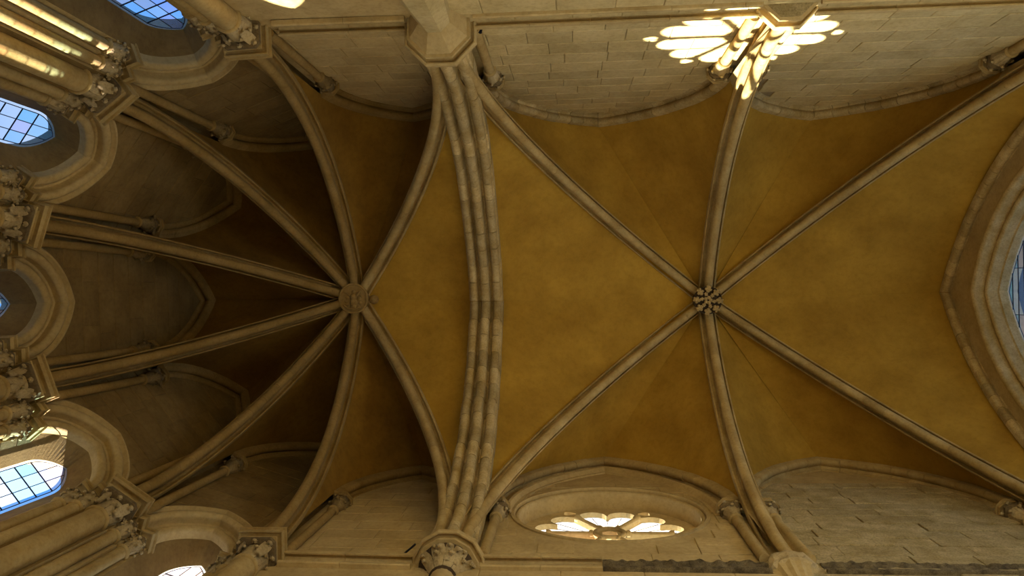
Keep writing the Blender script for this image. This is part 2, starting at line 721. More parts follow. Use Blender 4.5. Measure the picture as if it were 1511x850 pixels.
CAPZ = Z0 - 26
ME = dict(
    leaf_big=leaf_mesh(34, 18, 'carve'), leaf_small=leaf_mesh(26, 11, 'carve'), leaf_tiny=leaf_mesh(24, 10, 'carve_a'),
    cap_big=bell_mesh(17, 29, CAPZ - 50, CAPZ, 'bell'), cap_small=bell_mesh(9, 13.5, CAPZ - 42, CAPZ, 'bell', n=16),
    aba_big=abacus_mesh(36, Z0, 26), aba_small=abacus_mesh(18, Z0, 25),
    shaft_big=mesh_of(shaft_mesh(17, FLOOR, CAPZ - 50, 20), 'shaft', 'rib'),
    shaft_small=mesh_of(shaft_mesh(9, FLOOR, CAPZ - 42, 12), 'shaft', 'rib'),
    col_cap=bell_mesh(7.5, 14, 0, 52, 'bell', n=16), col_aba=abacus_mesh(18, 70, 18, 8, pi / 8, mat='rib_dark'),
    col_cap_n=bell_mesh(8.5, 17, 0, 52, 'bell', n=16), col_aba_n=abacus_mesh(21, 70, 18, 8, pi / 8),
)
for r_, nm in ((7.5, 'col_a'), (8.5, 'col_n')):
    pass


def foliage(cap, me, r, z, n, rot=0.0, sc=1.0, flare=0.0):
    for k in range(n):
        a = rot + 2 * pi * k / n
        inst('leaf', me, cap, r * cos(a), r * sin(a), z, a, sc, flare)


def colonnette(x, y, rz, zc, label, nave=False, group='wall colonnettes of the apse'):
    e = empty('colonnette', x, y, Z0, label, 'column', group, rz)
    r = 8.5 if nave else 7.5
    me = mesh_of(shaft_mesh(r, 0, zc - Z0, 12), 'shaft', 'rib' if nave else 'rib_dark')
    inst('shaft', me, e)
    c = inst('capital', ME['col_cap_n' if nave else 'col_cap'], e, z=zc - Z0)
    foliage(c, ME['leaf_small' if nave else 'leaf_tiny'], r + 1, 8, 6, 0, 1.1)
    foliage(c, ME['leaf_small' if nave else 'leaf_tiny'], r + 3, 24, 6, pi / 6, 1.15)
    inst('abacus', ME['col_aba_n' if nave else 'col_aba'], e, z=zc - Z0)
    return e


side_lab = ['straight bay at the top', 'first facet left of the top edge', 'second facet, at upper left', 'middle facet at the left edge',
            'facet at lower left', 'facet beside the bottom edge', 'straight bay at the bottom']


def wall_curve(p_spring, zsp, apex, inset, z_start=Z0, off=0.0):
    """composite curve: vertical from Z0 to zsp then arc; by height fraction"""
    arc = Arc((p_spring[0], p_spring[1], zsp), apex)
    top = arc.atz(1, off).z

    def c(k):
        z = z_start + (top - z_start) * k
        if z < zsp:
            q = arc.atz(0, off)
            return Vector((q.x, q.y, z))
        return arc.atz((z - zsp) / (top - zsp), off)
    return arc, c


def rib_curve(arc, off):
    return lambda k: arc.atz(k, off)


def formeret(Pa, Pb, inward, zsp, zap, nv, mat, label, inset=3.0, apex_t=.5, gap=.2, jit=.2, group=None):
    """wall arch between two springing points on the wall line"""
    mid = Pa.lerp(Pb, apex_t)
    ap = Vector((mid.x, mid.y, zap))
    e = empty('wall_rib', mid.x, mid.y, zsp, label, 'rib', group)
    curves = []
    for p in (Pa, Pb):
        arc, c = wall_curve(p, zsp, ap, inset, off=FRM_D - 2)
        sg = 1 if arc.side.dot(Vector((inward.x, inward.y, 0))) > 0 else -1
        prof = [(w * sg, d) for w, d in FRM]
        rib('', arc, prof, FRM_D, nv, mat, '', parent=e, gap=gap, jit=jit)
        io = Vector((inward.x, inward.y, 0)) * 22
        curves.append(lambda k, c=c, io=io: c(k) + io)
    return curves


# apse walls + webs + wall ribs
web_apse = []
col_side = ['left', 'right']
side_word = ['top straight wall', 'first window facet', 'second window facet', 'middle window facet', 'fourth window facet', 'last window facet', 'bottom straight wall']
for i in range(7):
    A, B = V[i], V[i + 1]
    T = (B - A).normalized()
    nin = Vector((-T.y, T.x))
    if nin.dot(cen - A) < 0:
        nin = -nin
    L = (B - A).length
    a0 = 33 if i > 0 else 34
    a1 = 33 if i < 6 else 34
    zc = 1.245 * Z0 if 0 < i < 6 else 1.20 * Z0
    zsp = zc + 70
    pa, pb = A + T * a0 + nin * 8, B - T * a1 + nin * 8
    fa, fb = A + T * (a0 + 4) + nin * 1, B - T * (a1 + 4) + nin * 1
    rot = atan2(nin.y, nin.x)
    for w, (q, far) in enumerate(((pa, B), (pb, A))):
        hidden = (i == 0 and w == 0) or (i == 6 and w == 1)
        colonnette(q.x, q.y, rot, zc, 'thin wall colonnette with leafy capital, %s of the two on the %s' % (('upper' if w == 0 else 'lower') if 0 < i < 6 else ('pier-side' if hidden else 'apse-side'), side_word[i]))
    zap = (1.50 if 0 < i < 6 else 1.44) * Z0
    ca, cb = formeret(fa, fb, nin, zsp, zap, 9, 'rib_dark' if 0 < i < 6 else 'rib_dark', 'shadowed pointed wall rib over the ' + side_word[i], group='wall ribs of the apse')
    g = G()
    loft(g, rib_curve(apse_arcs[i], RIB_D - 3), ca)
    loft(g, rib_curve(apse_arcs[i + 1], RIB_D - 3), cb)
    build_web(g, 'web_dark', 'shade-darkened plaster web above the ' + side_word[i])
g = G()
tc1, tc2 = rib_curve(t_arcs[0], 40), rib_curve(t_arcs[1], 40)
loft(g, rib_curve(apse_arcs[0], RIB_D - 3), tc1)
loft(g, rib_curve(apse_arcs[7], RIB_D - 3), tc2)
build_web(g, 'web', 'ochre plaster web between round boss and transverse arch')

# nave webs
g = G()
loft(g, rib_curve(d_arcs[0], RIB_D - 3), tc1, 26, 14, 5)
loft(g, rib_curve(d_arcs[1], RIB_D - 3), tc2, 26, 14, 5)
build_web(g, 'web', 'ochre plaster web between transverse arch and leafy boss')
g = G()
ec1, ec2 = rib_curve(e_arcs[0], 24), rib_curve(e_arcs[1], 24)
loft(g, rib_curve(d_arcs[2], RIB_D - 3), ec1, 26, 14, 5)
loft(g, rib_curve(d_arcs[3], RIB_D - 3), ec2, 26, 14, 5)
build_web(g, 'web', 'ochre plaster web between leafy boss and the big end window')
NZC = {(-1, 0): 1.19, (-1, 1): 1.19, (1, 0): 1.17, (1, 1): 1.17}
bays = [(-1, 0, XT + 48, XN - 40, 'upper left'), (-1, 1, XN + 25, XE - 60, 'upper right'), (1, 0, XT + 49, XN - 40, 'lower left'), (1, 1, XN + 24, XE - 60, 'lower right')]
NAVE_TOP = {}
for sy, k, x0, x1, lab in bays:
    Y = YT if sy < 0 else YB
    nin = Vector((0, -sy))
    zc = NZC[(sy, k)] * Z0
    zsp = zc + 70
    for w, x in enumerate((x0, x1)):
        colonnette(x, Y - sy * 9, atan2(nin.y, nin.x), zc, 'wall colonnette with carved capital at the %s end of the %s nave bay' % (('left', 'right')[w], lab), True, 'wall colonnettes of the nave')
    fa, fb = Vector((x0 + 4, Y - sy)), Vector((x1 - 4, Y - sy))
    ca, cb = formeret(fa, fb, nin, zsp, 1.53 * Z0, 12, 'trans' if sy < 0 else 'rib', 'pointed stone wall rib arching over the %s nave bay' % lab, gap=.5 if sy < 0 else .3, jit=.6, group='wall ribs of the nave')
    g = G()
    dA = d_arcs[(0 if sy < 0 else 1)] if k == 0 else n_arcs[0 if sy < 0 else 1]
    dB = n_arcs[0 if sy < 0 else 1] if k == 0 else d_arcs[2 if sy < 0 else 3]
    loft(g, rib_curve(dA, RIB_D - 3), ca, 24, 10, 6)
    loft(g, rib_curve(dB, RIB_D - 3), cb, 24, 10, 6)
    build_web(g, 'web', 'ochre plaster web above the %s nave bay' % lab)
    arc = Arc((fa.x, fa.y, zsp), (((fa + fb) / 2).x, fa.y, 1.53 * Z0))
    NAVE_TOP[(sy, k)] = (fa.x, fb.x, zsp, arc)


def nave_top(sy):
    def f(x):
        for (s_, k), (a, b, zs, arc) in NAVE_TOP.items():
            if s_ == sy and a <= x <= b:
                d = abs(x - (a + b) / 2)
                # height of the arc at this x
                xx_ = arc.L - d
                q = arc.R ** 2 - (arc.R - xx_) ** 2
                return zs + sqrt(max(0, q)) + 15
        return 1.3 * Z0
    return f


# ---------------------------------------------------------------- apse windows
OPN = Opening(96, 125, Z0, 330)
OPG = Opening(33, 68, Z0 + 6, 330)
ARCHP = [(0, 0), (0, -3), (2.5, -4), (4, -3.5), (5, 0), (7, 3)] + [(14 + 7.5 * cos(radians(a)), 7 + 7.5 * sin(radians(a))) for a in range(190, 381, 20)] + \
        [(20.5, 12), (21, 18), (24, 19)] + [(33 + 7.5 * cos(radians(a)), 24 + 7.5 * sin(radians(a))) for a in range(190, 381, 20)] + \
        [(40, 28), (40, 36)]
JAMBP = [(0, 0), (0, 18), (20, 18), (20, 36), (40, 36)]
GD = 76.0
zglass0 = 360


def lead_window(parent, F, op, o, depth, zb, cols=3, dz=28.0, border=4.0, seed=1):
    """leaded glazing: cames, border strips and quarry panes clipped to the pointed head"""
    rnd = random.Random(seed)
    R = op.R - o
    hw = R - op.c
    cw = 2 * (hw - border) / cols
    ztop = op.zs + sqrt(R * R - op.c ** 2)
    # border came following the head, one mesh
    g = G()
    for off in (o + border,):
        r, l = op.top(off, 12)
        pts = [(r[0][0], zb)] + r + l[1:] + [(-r[0][0], zb)]
        g.tube([F(t, depth, z) for t, z in pts], .75, 5)
    g.build('border_came', 'lead', parent)
    # clear border strip
    g = G()
    r0, l0 = op.top(o - 1, 12)
    r1, l1 = op.top(o + border, 12)
    A0 = [(r0[0][0], zb)] + r0 + l0[1:] + [(-r0[0][0], zb)]
    A1 = [(r1[0][0], zb)] + r1 + l1[1:] + [(-r1[0][0], zb)]
    g.grid([[F(t, depth, z) for t, z in A0], [F(t, depth, z) for t, z in A1]])
    g.build('border_glass', GL[5], parent)

    def half(z):
        return op.half_at(z, o + border)
    zs_ = []
    z = op.zs + (5 if op.h < 60 else op.rise - 22)
    while z > zb:
        zs_.append(z)
        z -= dz
    # bars
    for q in zs_:
        h = half(q)
        if h > 2:
            g = G()
            g.tube([F(-h, depth - 1.2, q), F(h, depth - 1.2, q)], 1.1, 5)
            g.build('saddle_bar', 'iron', parent)
    xs = [-hw + border + cw * k for k in range(cols + 1)]
    for x in xs[1:-1]:
        # top of this came
        zt = op.zs + sqrt(max(0, (R - border) ** 2 - (abs(x) + op.c) ** 2))
        g = G()
        g.tube([F(x, depth, zb), F(x, depth, zt)], .7, 5)
        g.build('came', 'lead', parent)
    # panes
    lv = [ztop + 5] + zs_
    for a in range(len(lv) - 1):
        zt, zl = lv[a], lv[a + 1]
        for c in range(cols):
            xa, xb = xs[c], xs[c + 1]
            pts = []
            N = 6
            for k in range(N + 1):
                x = xa + (xb - xa) * k / N
                q = (R - border) ** 2 - (abs(x) + op.c) ** 2
                zz = op.zs + sqrt(q) if q > 0 else op.zs
                pts.append((x, min(zt, zz)))
            if max(p[1] for p in pts) <= zl + 1:
                continue
            bot = [(x, min(zl, zz)) for x, zz in pts]
            g = G()
            g.grid([[F(x, depth + .2, zz) for x, zz in bot], [F(x, depth + .2, zz) for x, zz in pts]])
            g.build('pane', rnd.choice([GL[0], GL[1], GL[1], GL[2], GL[4], GL[0], GL[3]]), parent)


for i in range(7):
    A, B = V[i], V[i + 1]
    T = (B - A).normalized()
    nin = Vector((-T.y, T.x))
    if nin.dot(cen - A) < 0:
        nin = -nin
    L = (B - A).length
    mid = (A + B) / 2
    Fc = Face(mid, T, -nin)
    win = 0 < i < 6
    st = empty('wall_apse', mid.x, mid.y, FLOOR, 'limestone wall of the ' + side_word[i], kind='structure')
    g = G()
    ext = 14
    holes = [OPN.outline(0)] if win else []
    wall_plate(g, Fc, -L / 2 - ext, L / 2 + ext, FLOOR - 10, ROOF, holes)
    wall_plate(g, Fc, -L / 2 - 60, L / 2 + 60, FLOOR - 10, ROOF, [OPG.outline(-9)] if win else [], 100)
    if win:
        pts_i, pts_g = OPN.outline(40, 14), OPG.outline(0, 14)
        pts_g2, pts_o = OPG.outline(-1, 14), OPG.outline(-9, 14)
        g.grid([[Fc(t, 36, z) for t, z in pts_i], [Fc(t, GD, z) for t, z in pts_g]])
        g.grid([[Fc(t, GD, z) for t, z in pts_g], [Fc(t, GD + 3, z) for t, z in pts_g2], [Fc(t, 100, z) for t, z in pts_o]])
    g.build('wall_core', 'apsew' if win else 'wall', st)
    if win:
        g = G()
        sweep_arch(g, Fc, OPN, ARCHP, n=18)
        g.build('window_arch_moulding', 'wall', st, 35)
        g = G()
        sweep_arch(g, Fc, OPN, JAMBP, True)
        # sill
        g.add([Fc(-90, -2, 330), Fc(90, -2, 330), Fc(90, 125, 350), Fc(-90, 125, 350)], [(0, 1, 2, 3)])
        g.build('window_jamb', 'wall', st)
    zs_ = [Z0 + 4 + 48 * k for k in range(0, 12)]
    top = lambda t, L=L: (1.50 * Z0 - 1.1 * max(0, abs(t) - 20) ** 1.05 + 20) if win else 1.45 * Z0
    clip = (lambda z: (-OPN.half_at(z, -5) - 2, OPN.half_at(z, -5) + 2) if z < Z0 + 132 else (1, 0)) if win else None
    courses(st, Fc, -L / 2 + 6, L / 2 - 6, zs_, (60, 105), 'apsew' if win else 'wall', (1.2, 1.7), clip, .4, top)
    if win:
        wn = empty('window', mid.x - nin.x * GD, mid.y - nin.y * GD, 330, kind='structure')
        wn.name = 'window_%d' % i
        wn['label'] = 'leaded lancet window in the ' + side_word[i]
        lead_window(wn, Fc, OPG, 0, GD, 345, dz=36.0, border=4.5, seed=20 + i)

# ---------------------------------------------------------------- nave walls
RC = (62.0, 1.225 * Z0)      # rose centre (x,z)


def circ(cx, cz, r, n=64):
    return [(cx + r * cos(2 * pi * k / n), cz + r * sin(2 * pi * k / n)) for k in range(n)]


LOW = Opening(110, 190, 560, 60)  # unseen nave windows, added low down to let light in
for sy in (-1, 1):
    Y = YT if sy < 0 else YB
    Fc = Face((0, Y), (1, 0), (0, sy))
    st = empty('wall_north' if sy < 0 else 'wall_south', 310, Y, FLOOR, kind='structure')
    st['label'] = 'grey ashlar nave wall with the sun patch' if sy < 0 else 'weathered nave wall with the rose window'
    g = G()
    holes = []
    for lx in LOWX:
        holes.append([(t + lx, z) for t, z in LOW.outline(0)])
    h2 = [list(h) for h in holes]
    if sy > 0:
        holes.append(circ(RC[0], 1.237 * Z0, 174))
        h2.append(circ(RC[0], RC[1], 176))
    wall_plate(g, Fc, XT - 10, XE + 60, FLOOR - 10, ROOF, holes)
    wall_plate(g, Fc, XT - 10, XE + 60, FLOOR - 10, ROOF, h2, 110)
    for lx in LOWX:
        F2 = Face((lx, Y), (1, 0), (0, sy))
        sweep_arch(g, F2, LOW, [(0, 0), (0, 110)])
        sweep_arch(g, F2, LOW, [(0, 0), (0, 110)], True)
        g.add([F2(-110, 0, 60), F2(110, 0, 60), F2(110, 110, 60), F2(-110, 110, 60)], [(0, 1, 2, 3)])
    g.build('wall_core', 'mortar' if sy < 0 else 'wall', st)
    g = G()
    zc = [Z0 - 150, Z0 - 95, Z0 - 36]
    z = Z0 + 2
    hs = [52, 56, 54, 52, 54, 52, 50, 50, 48, 44, 44, 42] if sy < 0 else [40, 44, 38, 42, 40, 42, 40, 38, 42, 40, 40, 38]
    for h in hs:
        zc.append(z)
        z += h
    zc.append(z)
    tp = nave_top(sy)
    if sy < 0:
        courses(st, Fc, XT + 2, XE + 40, zc, (58, 112), 'ashlar', (2.4, 3.4), None, .45, tp)
    else:
        def cl(z):
            d = abs(z - RC[1])
            r_ = 184
            return (RC[0] - sqrt(r_ * r_ - d * d), RC[0] + sqrt(r_ * r_ - d * d)) if d < r_ else (1, 0)
        courses(st, Fc, XT + 2, XN - 4, zc, (70, 130), 'wall', (1.6, 2.4), cl, .5, tp)
        courses(st, Fc, XN - 4, XE + 40, zc, (60, 120), 'rough', (2.0, 5.0), None, .7, tp)
    for q, lx in enumerate(LOWX):
        F2 = Face((lx, Y), (1, 0), (0, sy))
        wn = empty('window_%d' % (10 + q + (2 if sy > 0 else 0)), lx, Y + sy * 60, 60, kind='structure')
        wn['label'] = 'unseen plain lancet added low in the nave wall for the fill light'
        g = G()
        wall_plate(g, F2, -1, 1, 61, 62, [], 60)
        pts = LOW.outline(1)
        g = G()
        g.cap([F2(t, 60, z) for t, z in pts])
        g.build('pane', GL[0], wn)

# ---------------------------------------------------------------- end wall with the big window
Fe = Face((XE + 24, 4), (0, 1), (1, 0))
EOP = Opening(238, .29 * Z0 + 4, 1.15 * Z0, 200)
st = empty('wall_east', XE + 18, 0, FLOOR, kind='structure')
st['label'] = 'end wall around the big pointed window at the right edge'
g = G()
wall_plate(g, Fe, -520, 520, FLOOR - 10, ROOF, [EOP.outline(-34)])
wall_plate(g, Fe, -520, 520, FLOOR - 10, ROOF, [EOP.outline(-8)], 78)
sweep_arch(g, Fe, EOP, [(0, 56), (-8, 78)])
sweep_arch(g, Fe, EOP, [(0, 56), (-8, 78)], True)
g.build('wall_core', 'wall', st)
EP = [(-34, 0)] + [(-27 + 8 * cos(radians(a)), 3 + 8 * sin(radians(a))) for a in range(190, 381, 20)] + [(-18, 10), (-17, 18)] + \
     [(-11 + 6 * cos(radians(a)), 21 + 6 * sin(radians(a))) for a in range(190, 381, 20)] + [(-4, 28), (-3, 36), (0, 38), (0, 56)]
for jb in (False, True):
    for k in range(1):
        g = G()
        sweep_arch(g, Fe, EOP, EP, jb, n=24)
        g.build('window_arch_moulding', 'trans', st, 35)
ee = empty('end_arch', XE, 0, Z0, 'moulded pointed stone arch framing the big window at the right edge', 'arch')
EPR = [(22, 0), (22, 5)] + roll(14, 8, 8, 10, 150, 6) + [(5, 11), (3, 14)] + roll(-5, 16, 6, 10, 160, 5) + [(-14, 14), (-17, 20), (-22, 20), (-22, 0)]
for a in e_arcs:
    sg = 1 if a.side.dot(Vector((-1, 0, 0))) > 0 else -1
    rib('', a, [(w * sg, d) for w, d in EPR], 26, 22, 'trans', '', parent=ee, gap=.45, jit=.4)
wn = empty('window_6', XE + 70, 4, 200, kind='structure')
wn['label'] = 'big leaded pointed window at the right edge'
lead_window(wn, Fe, EOP, 0, 54, 210, cols=5, dz=20.0, border=6, seed=5)


# ---------------------------------------------------------------- apse shaft clusters
pier_lab = ['shaft cluster whose leafy capital nears the top edge left of the corbel', 'sunlit shaft cluster at upper left with stepped abaci',
            'shaft cluster at the left edge above the middle window', 'shaft cluster at the left edge below the middle window',
            'big shaft cluster at lower left between two lit windows', 'shaft cluster cut by the bottom edge beside the last window']
for j in range(6):
    i = j + 1
    q = AC + (V[i] - AC).normalized() * 391
    rz = atan2((AC - V[i]).y, (AC - V[i]).x)
    e = empty('clustered_pier', q.x, q.y, 0, 'carved ' + pier_lab[j], 'column', 'shaft clusters of the apse', rz)
    inst('shaft', ME['shaft_big'], e)
    c = inst('capital', ME['cap_big'], e)
    zb = CAPZ - 50
    foliage(c, ME['leaf_big'], 16, zb + 4, 8, pi / 8, .78)
    foliage(c, ME['leaf_big'], 16, zb + 12, 8, 0, 1.0)
    foliage(c, ME['leaf_big'], 24, zb + 14, 4, pi / 4, .9)
    inst('abacus', ME['aba_big'], e)
    # small shafts along both neighbouring window facets
    inv = Matrix.Rotation(-rz, 2)
    for (a_, b_) in ((i, i - 1), (i, i + 1)):
        if b_ in (0, 7):
            continue
        Vi, Vn = V[a_], V[b_]
        T = (Vn - Vi).normalized()
        nin = Vector((-T.y, T.x))
        if nin.dot(cen - Vi) < 0:
            nin = -nin
        L = (Vn - Vi).length
        for (oo, nn) in ((9, 9), (28, 27)):
            hw = OPN.top(oo)[0][0][0]
            w = Vi + T * (L / 2 - hw) - nin * nn
            loc = inv @ (w - q)
            sr = atan2(nin.y, nin.x) - rz
            inst('shaft', ME['shaft_small'], e, loc.x, loc.y)
            c = inst('capital', ME['cap_small'], e, loc.x, loc.y, 0, sr)
            foliage(c, ME['leaf_small'], 8, CAPZ - 40, 6, 0, .8)
            foliage(c, ME['leaf_small'], 8.5, CAPZ - 31, 8, pi / 8, 1.0)
            inst('abacus', ME['aba_small'], e, loc.x, loc.y, 0, sr)

# ---------------------------------------------------------------- octagonal corbels
def octa(z_prof, n=8, rot=pi / 8):
    g = G()
    k = 1 / cos(pi / n)
    rows = [[(q * k * cos(rot + 2 * pi * i / n), q * k * sin(rot + 2 * pi * i / n), z) for i in range(n)] for q, z in z_prof]
    g.grid(rows, close=True)
    g.cap(rows[0])
    g.cap(rows[-1])
    return g


ABAP = [(43, -25), (46.5, -25), (47, -21), (40, -19), (39.5, -9), (43, -6), (49, -6), (50, -10), (52, -10), (54, -7), (54, 0)]
e = empty('octagonal_corbel', XT - 2, -399, Z0, 'plain octagonal stone corbel and shaft cut by the top edge under the transverse arch', 'corbel')
o = octa(ABAP)
inst('abacus', mesh_of(o, 'abacus', 'wall', False), e)
o = octa([(22, -60), (26, -56), (39, -33), (42, -28), (42, -24)])
inst('capital', mesh_of(o, 'capital', 'wall', False), e)
o = octa([(38, -330), (30, -165), (22, -58)])
inst('shaft', mesh_of(o, 'shaft', 'ashlar', False), e)

e = empty('leafy_corbel', XT - 1, 397, Z0, 'round leafy stone corbel cut by the bottom edge under the transverse arch', 'corbel')
o = octa([(a * 1.0, b) for a, b in ABAP], 12, pi / 12)
inst('abacus', mesh_of(o, 'abacus', 'wall', False), e)
g = G()
rows = [[(r * cos(2 * pi * k / 24), r * sin(2 * pi * k / 24), z) for k in range(24)] for r, z in ((18, -64), (21, -60), (20, -56), (22, -50), (32, -36), (42, -25))]
g.grid(rows, close=True)
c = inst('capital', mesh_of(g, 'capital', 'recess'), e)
lm = leaf_mesh(26, 13, 'carve')
foliage(c, lm, 16, -62, 10, 0, 1.15, .5)
foliage(c, lm, 26, -50, 11, pi / 10, 1.0, .45)
foliage(c, lm, 19, -52, 9, pi / 9, 1.15, .7)
o = octa([(18, -500), (18, -60)], 16)
inst('shaft', mesh_of(o, 'shaft', 'wall', 50), e)

e = empty('broken_corbel', XN + 4, -424, Z0, 'octagonal corbel with rough broken underside in the sun patch at the top edge', 'corbel')
o = octa([(q * 44 / 54, z) for q, z in ABAP])
inst('abacus', mesh_of(o, 'abacus', 'wall', False), e)
o = octa([(32, -26), (35, -24), (36, -18)])
inst('capital', mesh_of(o, 'capital', 'rough', False), e)

e = empty('fluted_corbel', XN - 6, 411, Z0, 'eroded fluted pyramid corbel at the bottom edge under the lower middle rib', 'corbel')
g = G()
rows = []
for rr, z in ((8, -110), (22, -70), (34, -34), (37, -28)):
    rows.append([(rr * (1 + .07 * (k % 2)) * cos(2 * pi * k / 32), rr * (1 + .07 * (k % 2)) * sin(2 * pi * k / 32), z) for k in range(32)])
g.grid(rows, close=True)
g.cap(rows[0])
inst('capital', mesh_of(g, 'capital', 'wall', False), e)
g = G()
rows = []
for rr, z in ((36, -30), (41, -27), (40, -16), (43, -10), (42, 0)):
    rows.append([((rr + 5 * noise.noise(Vector((k * .9, z * .3, 3)))) * cos(2 * pi * k / 40), (rr + 5 * noise.noise(Vector((k * .9, z * .3, 3)))) * sin(2 * pi * k / 40), z + 2 * noise.noise(Vector((k * .7, z, 9)))) for k in range(40)])
g.grid(rows, close=True)
g.cap(rows[0])
g.cap(rows[-1])
inst('abacus', mesh_of(g, 'abacus', 'carve', False), e)

# ---------------------------------------------------------------- string courses
STR = [(0, -37), (7, -37), (8.5, -35), (8.5, -32), (6, -30), (1, -28), (1, -8), (4, -3.5), (9, -3.5), (10, -9), (12.5, -9), (13, -7), (13, 0), (0, 1)]
ROUGH = [(0, -37), (7, -37), (8.5, -35), (8.5, -32), (6, -30), (3, -28), (3, -22), (5, -16), (7, -10), (8, -8), (8, -6), (8, -3), (6, -1), (0, 1)]


def string(n, A, B, rough=None, mat='wall', lab=''):
    A, B = Vector(A), Vector(B)
    T = (B - A).normalized()
    nin = Vector((-T.y, T.x))
    if nin.dot(Vector((0, 0)) - A) < 0 and abs(nin.y) > .5:
        nin = -nin
    if nin.y * A.y > 0:
        nin = -nin
    L = (B - A).length
    e = empty('trim_%d' % n, A.x, A.y, Z0, kind='structure')
    e['label'] = lab
    t = 0
    while t < L - 1:
        l = min(random.uniform(80, 130), L - t)
        if L - t - l < 20:
            l = L - t
        g = G()
        rows = []
        x_mid = (A + T * (t + l / 2)).x
        bad = rough and rough[0] < x_mid < rough[1]
        ns = int(l / 3) if bad else 1
        for k in range(ns + 1):
            q = A + T * (t + .3 + (l - .6) * k / ns)
            row = []
            for j, (p, z) in enumerate(ROUGH if bad else STR):
                dz = dp = 0
                if bad and 0 < j < len(STR) - 1:
                    w = 1 if z > -30 else .25
                    dp = w * 5 * noise.noise(Vector((q.x * .09, j * .5, 2))) - 1 * w
                    dz = w * 2 * noise.noise(Vector((q.x * .12, j * .6, 7)))
                    p = max(1, p + dp)
                r_ = q + nin * p
                row.append((r_.x, r_.y, Z0 + z + dz))
            rows.append(row)
        g.grid(rows)
        g.cap(rows[0])
        g.cap(rows[-1])
        g.build('moulding_stone', 'eroded' if bad else mat, e, False)
        t += l


string(1, (XT + 50, YT), (XN - 36, YT), None, 'wall', 'moulded string course along the top edge, left of the broken corbel')
string(2, (XN + 44, YT), (XE + 30, YT), None, 'wall', 'moulded string course along the top edge, right of the broken corbel')
string(3, (-435, -413), (XT - 50, YT), None, 'wall', 'moulded string course left of the octagonal corbel')
string(4, (XT + 50, YB), (XN - 38, YB), (25, 400), 'wall', 'string course under the rose window, blackened and eroded at its right')
string(5, (XN + 36, YB), (XE + 30, YB), (300, 900), 'wall', 'blackened eroded string course under the weathered wall')
string(6, (-435, 389), (XT - 52, YB), None, 'wall', 'moulded string course left of the leafy corbel')

# ---------------------------------------------------------------- rose window
RY = YB + 38
wr = empty('window_7', RC[0], RY, RC[1], kind='structure')
wr['label'] = 'round rose window with six petals'


def ring_rows(list_ry, n=72):
    out = []
    for r, y in list_ry:
        cz_ = RC[1] + .012 * Z0 * max(0, min(1, (RY - y) / (RY - YB)))
        out.append([(RC[0] + r * cos(2 * pi * k / n), y, cz_ + r * sin(2 * pi * k / n)) for k in range(n)])
    return out


g = G()
g.grid(ring_rows([(178, YB + 1), (178, YB - 3), (172, YB - 3.5), (170, YB)] + [(166 + 4.5 * cos(radians(a)), YB + 6 - 4.5 * sin(radians(a))) for a in range(20, 201, 30)] +
                 [(162, YB + 12), (163, RY)]), close=True)
g.build('round_moulding', 'wall', wr, 35)
g = G()
g.grid(ring_rows([(163, RY), (163, RY + 16), (166, RY + 20), (176, YB + 110)]), close=True)
g.build('outer_reveal', 'wall', wr, 35)
# tracery plate: disc with openings
RO = 164


def lobes(cx, cz, parts):
    out = []
    for (ax, az, r, a0, a1, n) in parts:
        for k in range(n + 1):
            a = radians(a0 + (a1 - a0) * k / n)
            out.append((cx + ax + r * cos(a), cz + az + r * sin(a)))
    return out


holes = []
cx, cz = RC
HUB = 28
for k in range(6):
    a = radians(30 + 60 * k)
    # petal from hub to an outer two-lobed head; local axes
    loc = []
    sp = 5.2
    # inner edge arc along hub
    for s_ in (-1, -.5, 0, .5, 1):
        al = s_ * radians(30) * .72
        loc.append((HUB * cos(al) + 9 * 0, HUB * sin(al)))
    # sides parallel to spokes
    wtop = 112 * sin(radians(30)) / cos(radians(30)) - sp / cos(radians(30))
    pr = []
    x1 = 106
    y1 = x1 * math.tan(radians(30)) - sp / cos(radians(30))
    pr.append((x1, y1))
    # three cusped lobes across the head
    lob = []
    rl = y1 / 2.0
    for cy_ in (y1 / 2, -y1 / 2):
        for t in range(0, 9):
            th = radians(90 - 180 * t / 8)
            lob.append((x1 + 4 + rl * .95 * cos(th), cy_ + rl * .95 * sin(th)))
    poly = loc + [(x1, y1)] + lob + [(x1, -y1)]
    holes.append([(cx + px * cos(a) - py * sin(a), cz + px * sin(a) + py * cos(a)) for px, py in poly])
    b = radians(60 * k)
    tre = []
    for m in range(3):
        c0 = radians(120 * m)
        for t in range(7):
            th = c0 + radians(-75 + 150 * t / 6)
            tre.append((146 + 6.5 * cos(c0) + 6.5 * cos(th), 6.5 * sin(c0) + 6.5 * sin(th)))
    holes.append([(cx + px * cos(b) - py * sin(b), cz + px * sin(b) + py * cos(b)) for px, py in tre])
hubh = []
for m in range(6):
    c0 = radians(60 * m + 30)
    for t in range(5):
        th = c0 + radians(-60 + 120 * t / 4)
        hubh.append((cx + 10 * cos(c0) + 5 * cos(th), cz + 10 * sin(c0) + 5 * sin(th)))
holes.append(hubh)
Fr = Face((0, RY), (1, 0), (0, 1))
g = G()
outer = circ(cx, cz, RO, 72)
for dpt in (-4, 12):
    polys = [[Vector((a_, b_, 0)) for a_, b_ in outer]] + [[Vector((a_, b_, 0)) for a_, b_ in h[::-1]] for h in holes]
    flat = [q for p in polys for q in p]
    n0 = len(g.v)
    g.v += [Vector(Fr(q.x, dpt, q.y)) for q in flat]
    for t in tessellate_polygon(polys):
        g.f.append(tuple(n0 + i for i in t))
for h in holes:
    g.grid([[Fr(a_, -4, b_) for a_, b_ in h], [Fr(a_, 12, b_) for a_, b_ in h]], close=True)
g.build('tracery', 'wall', wr)
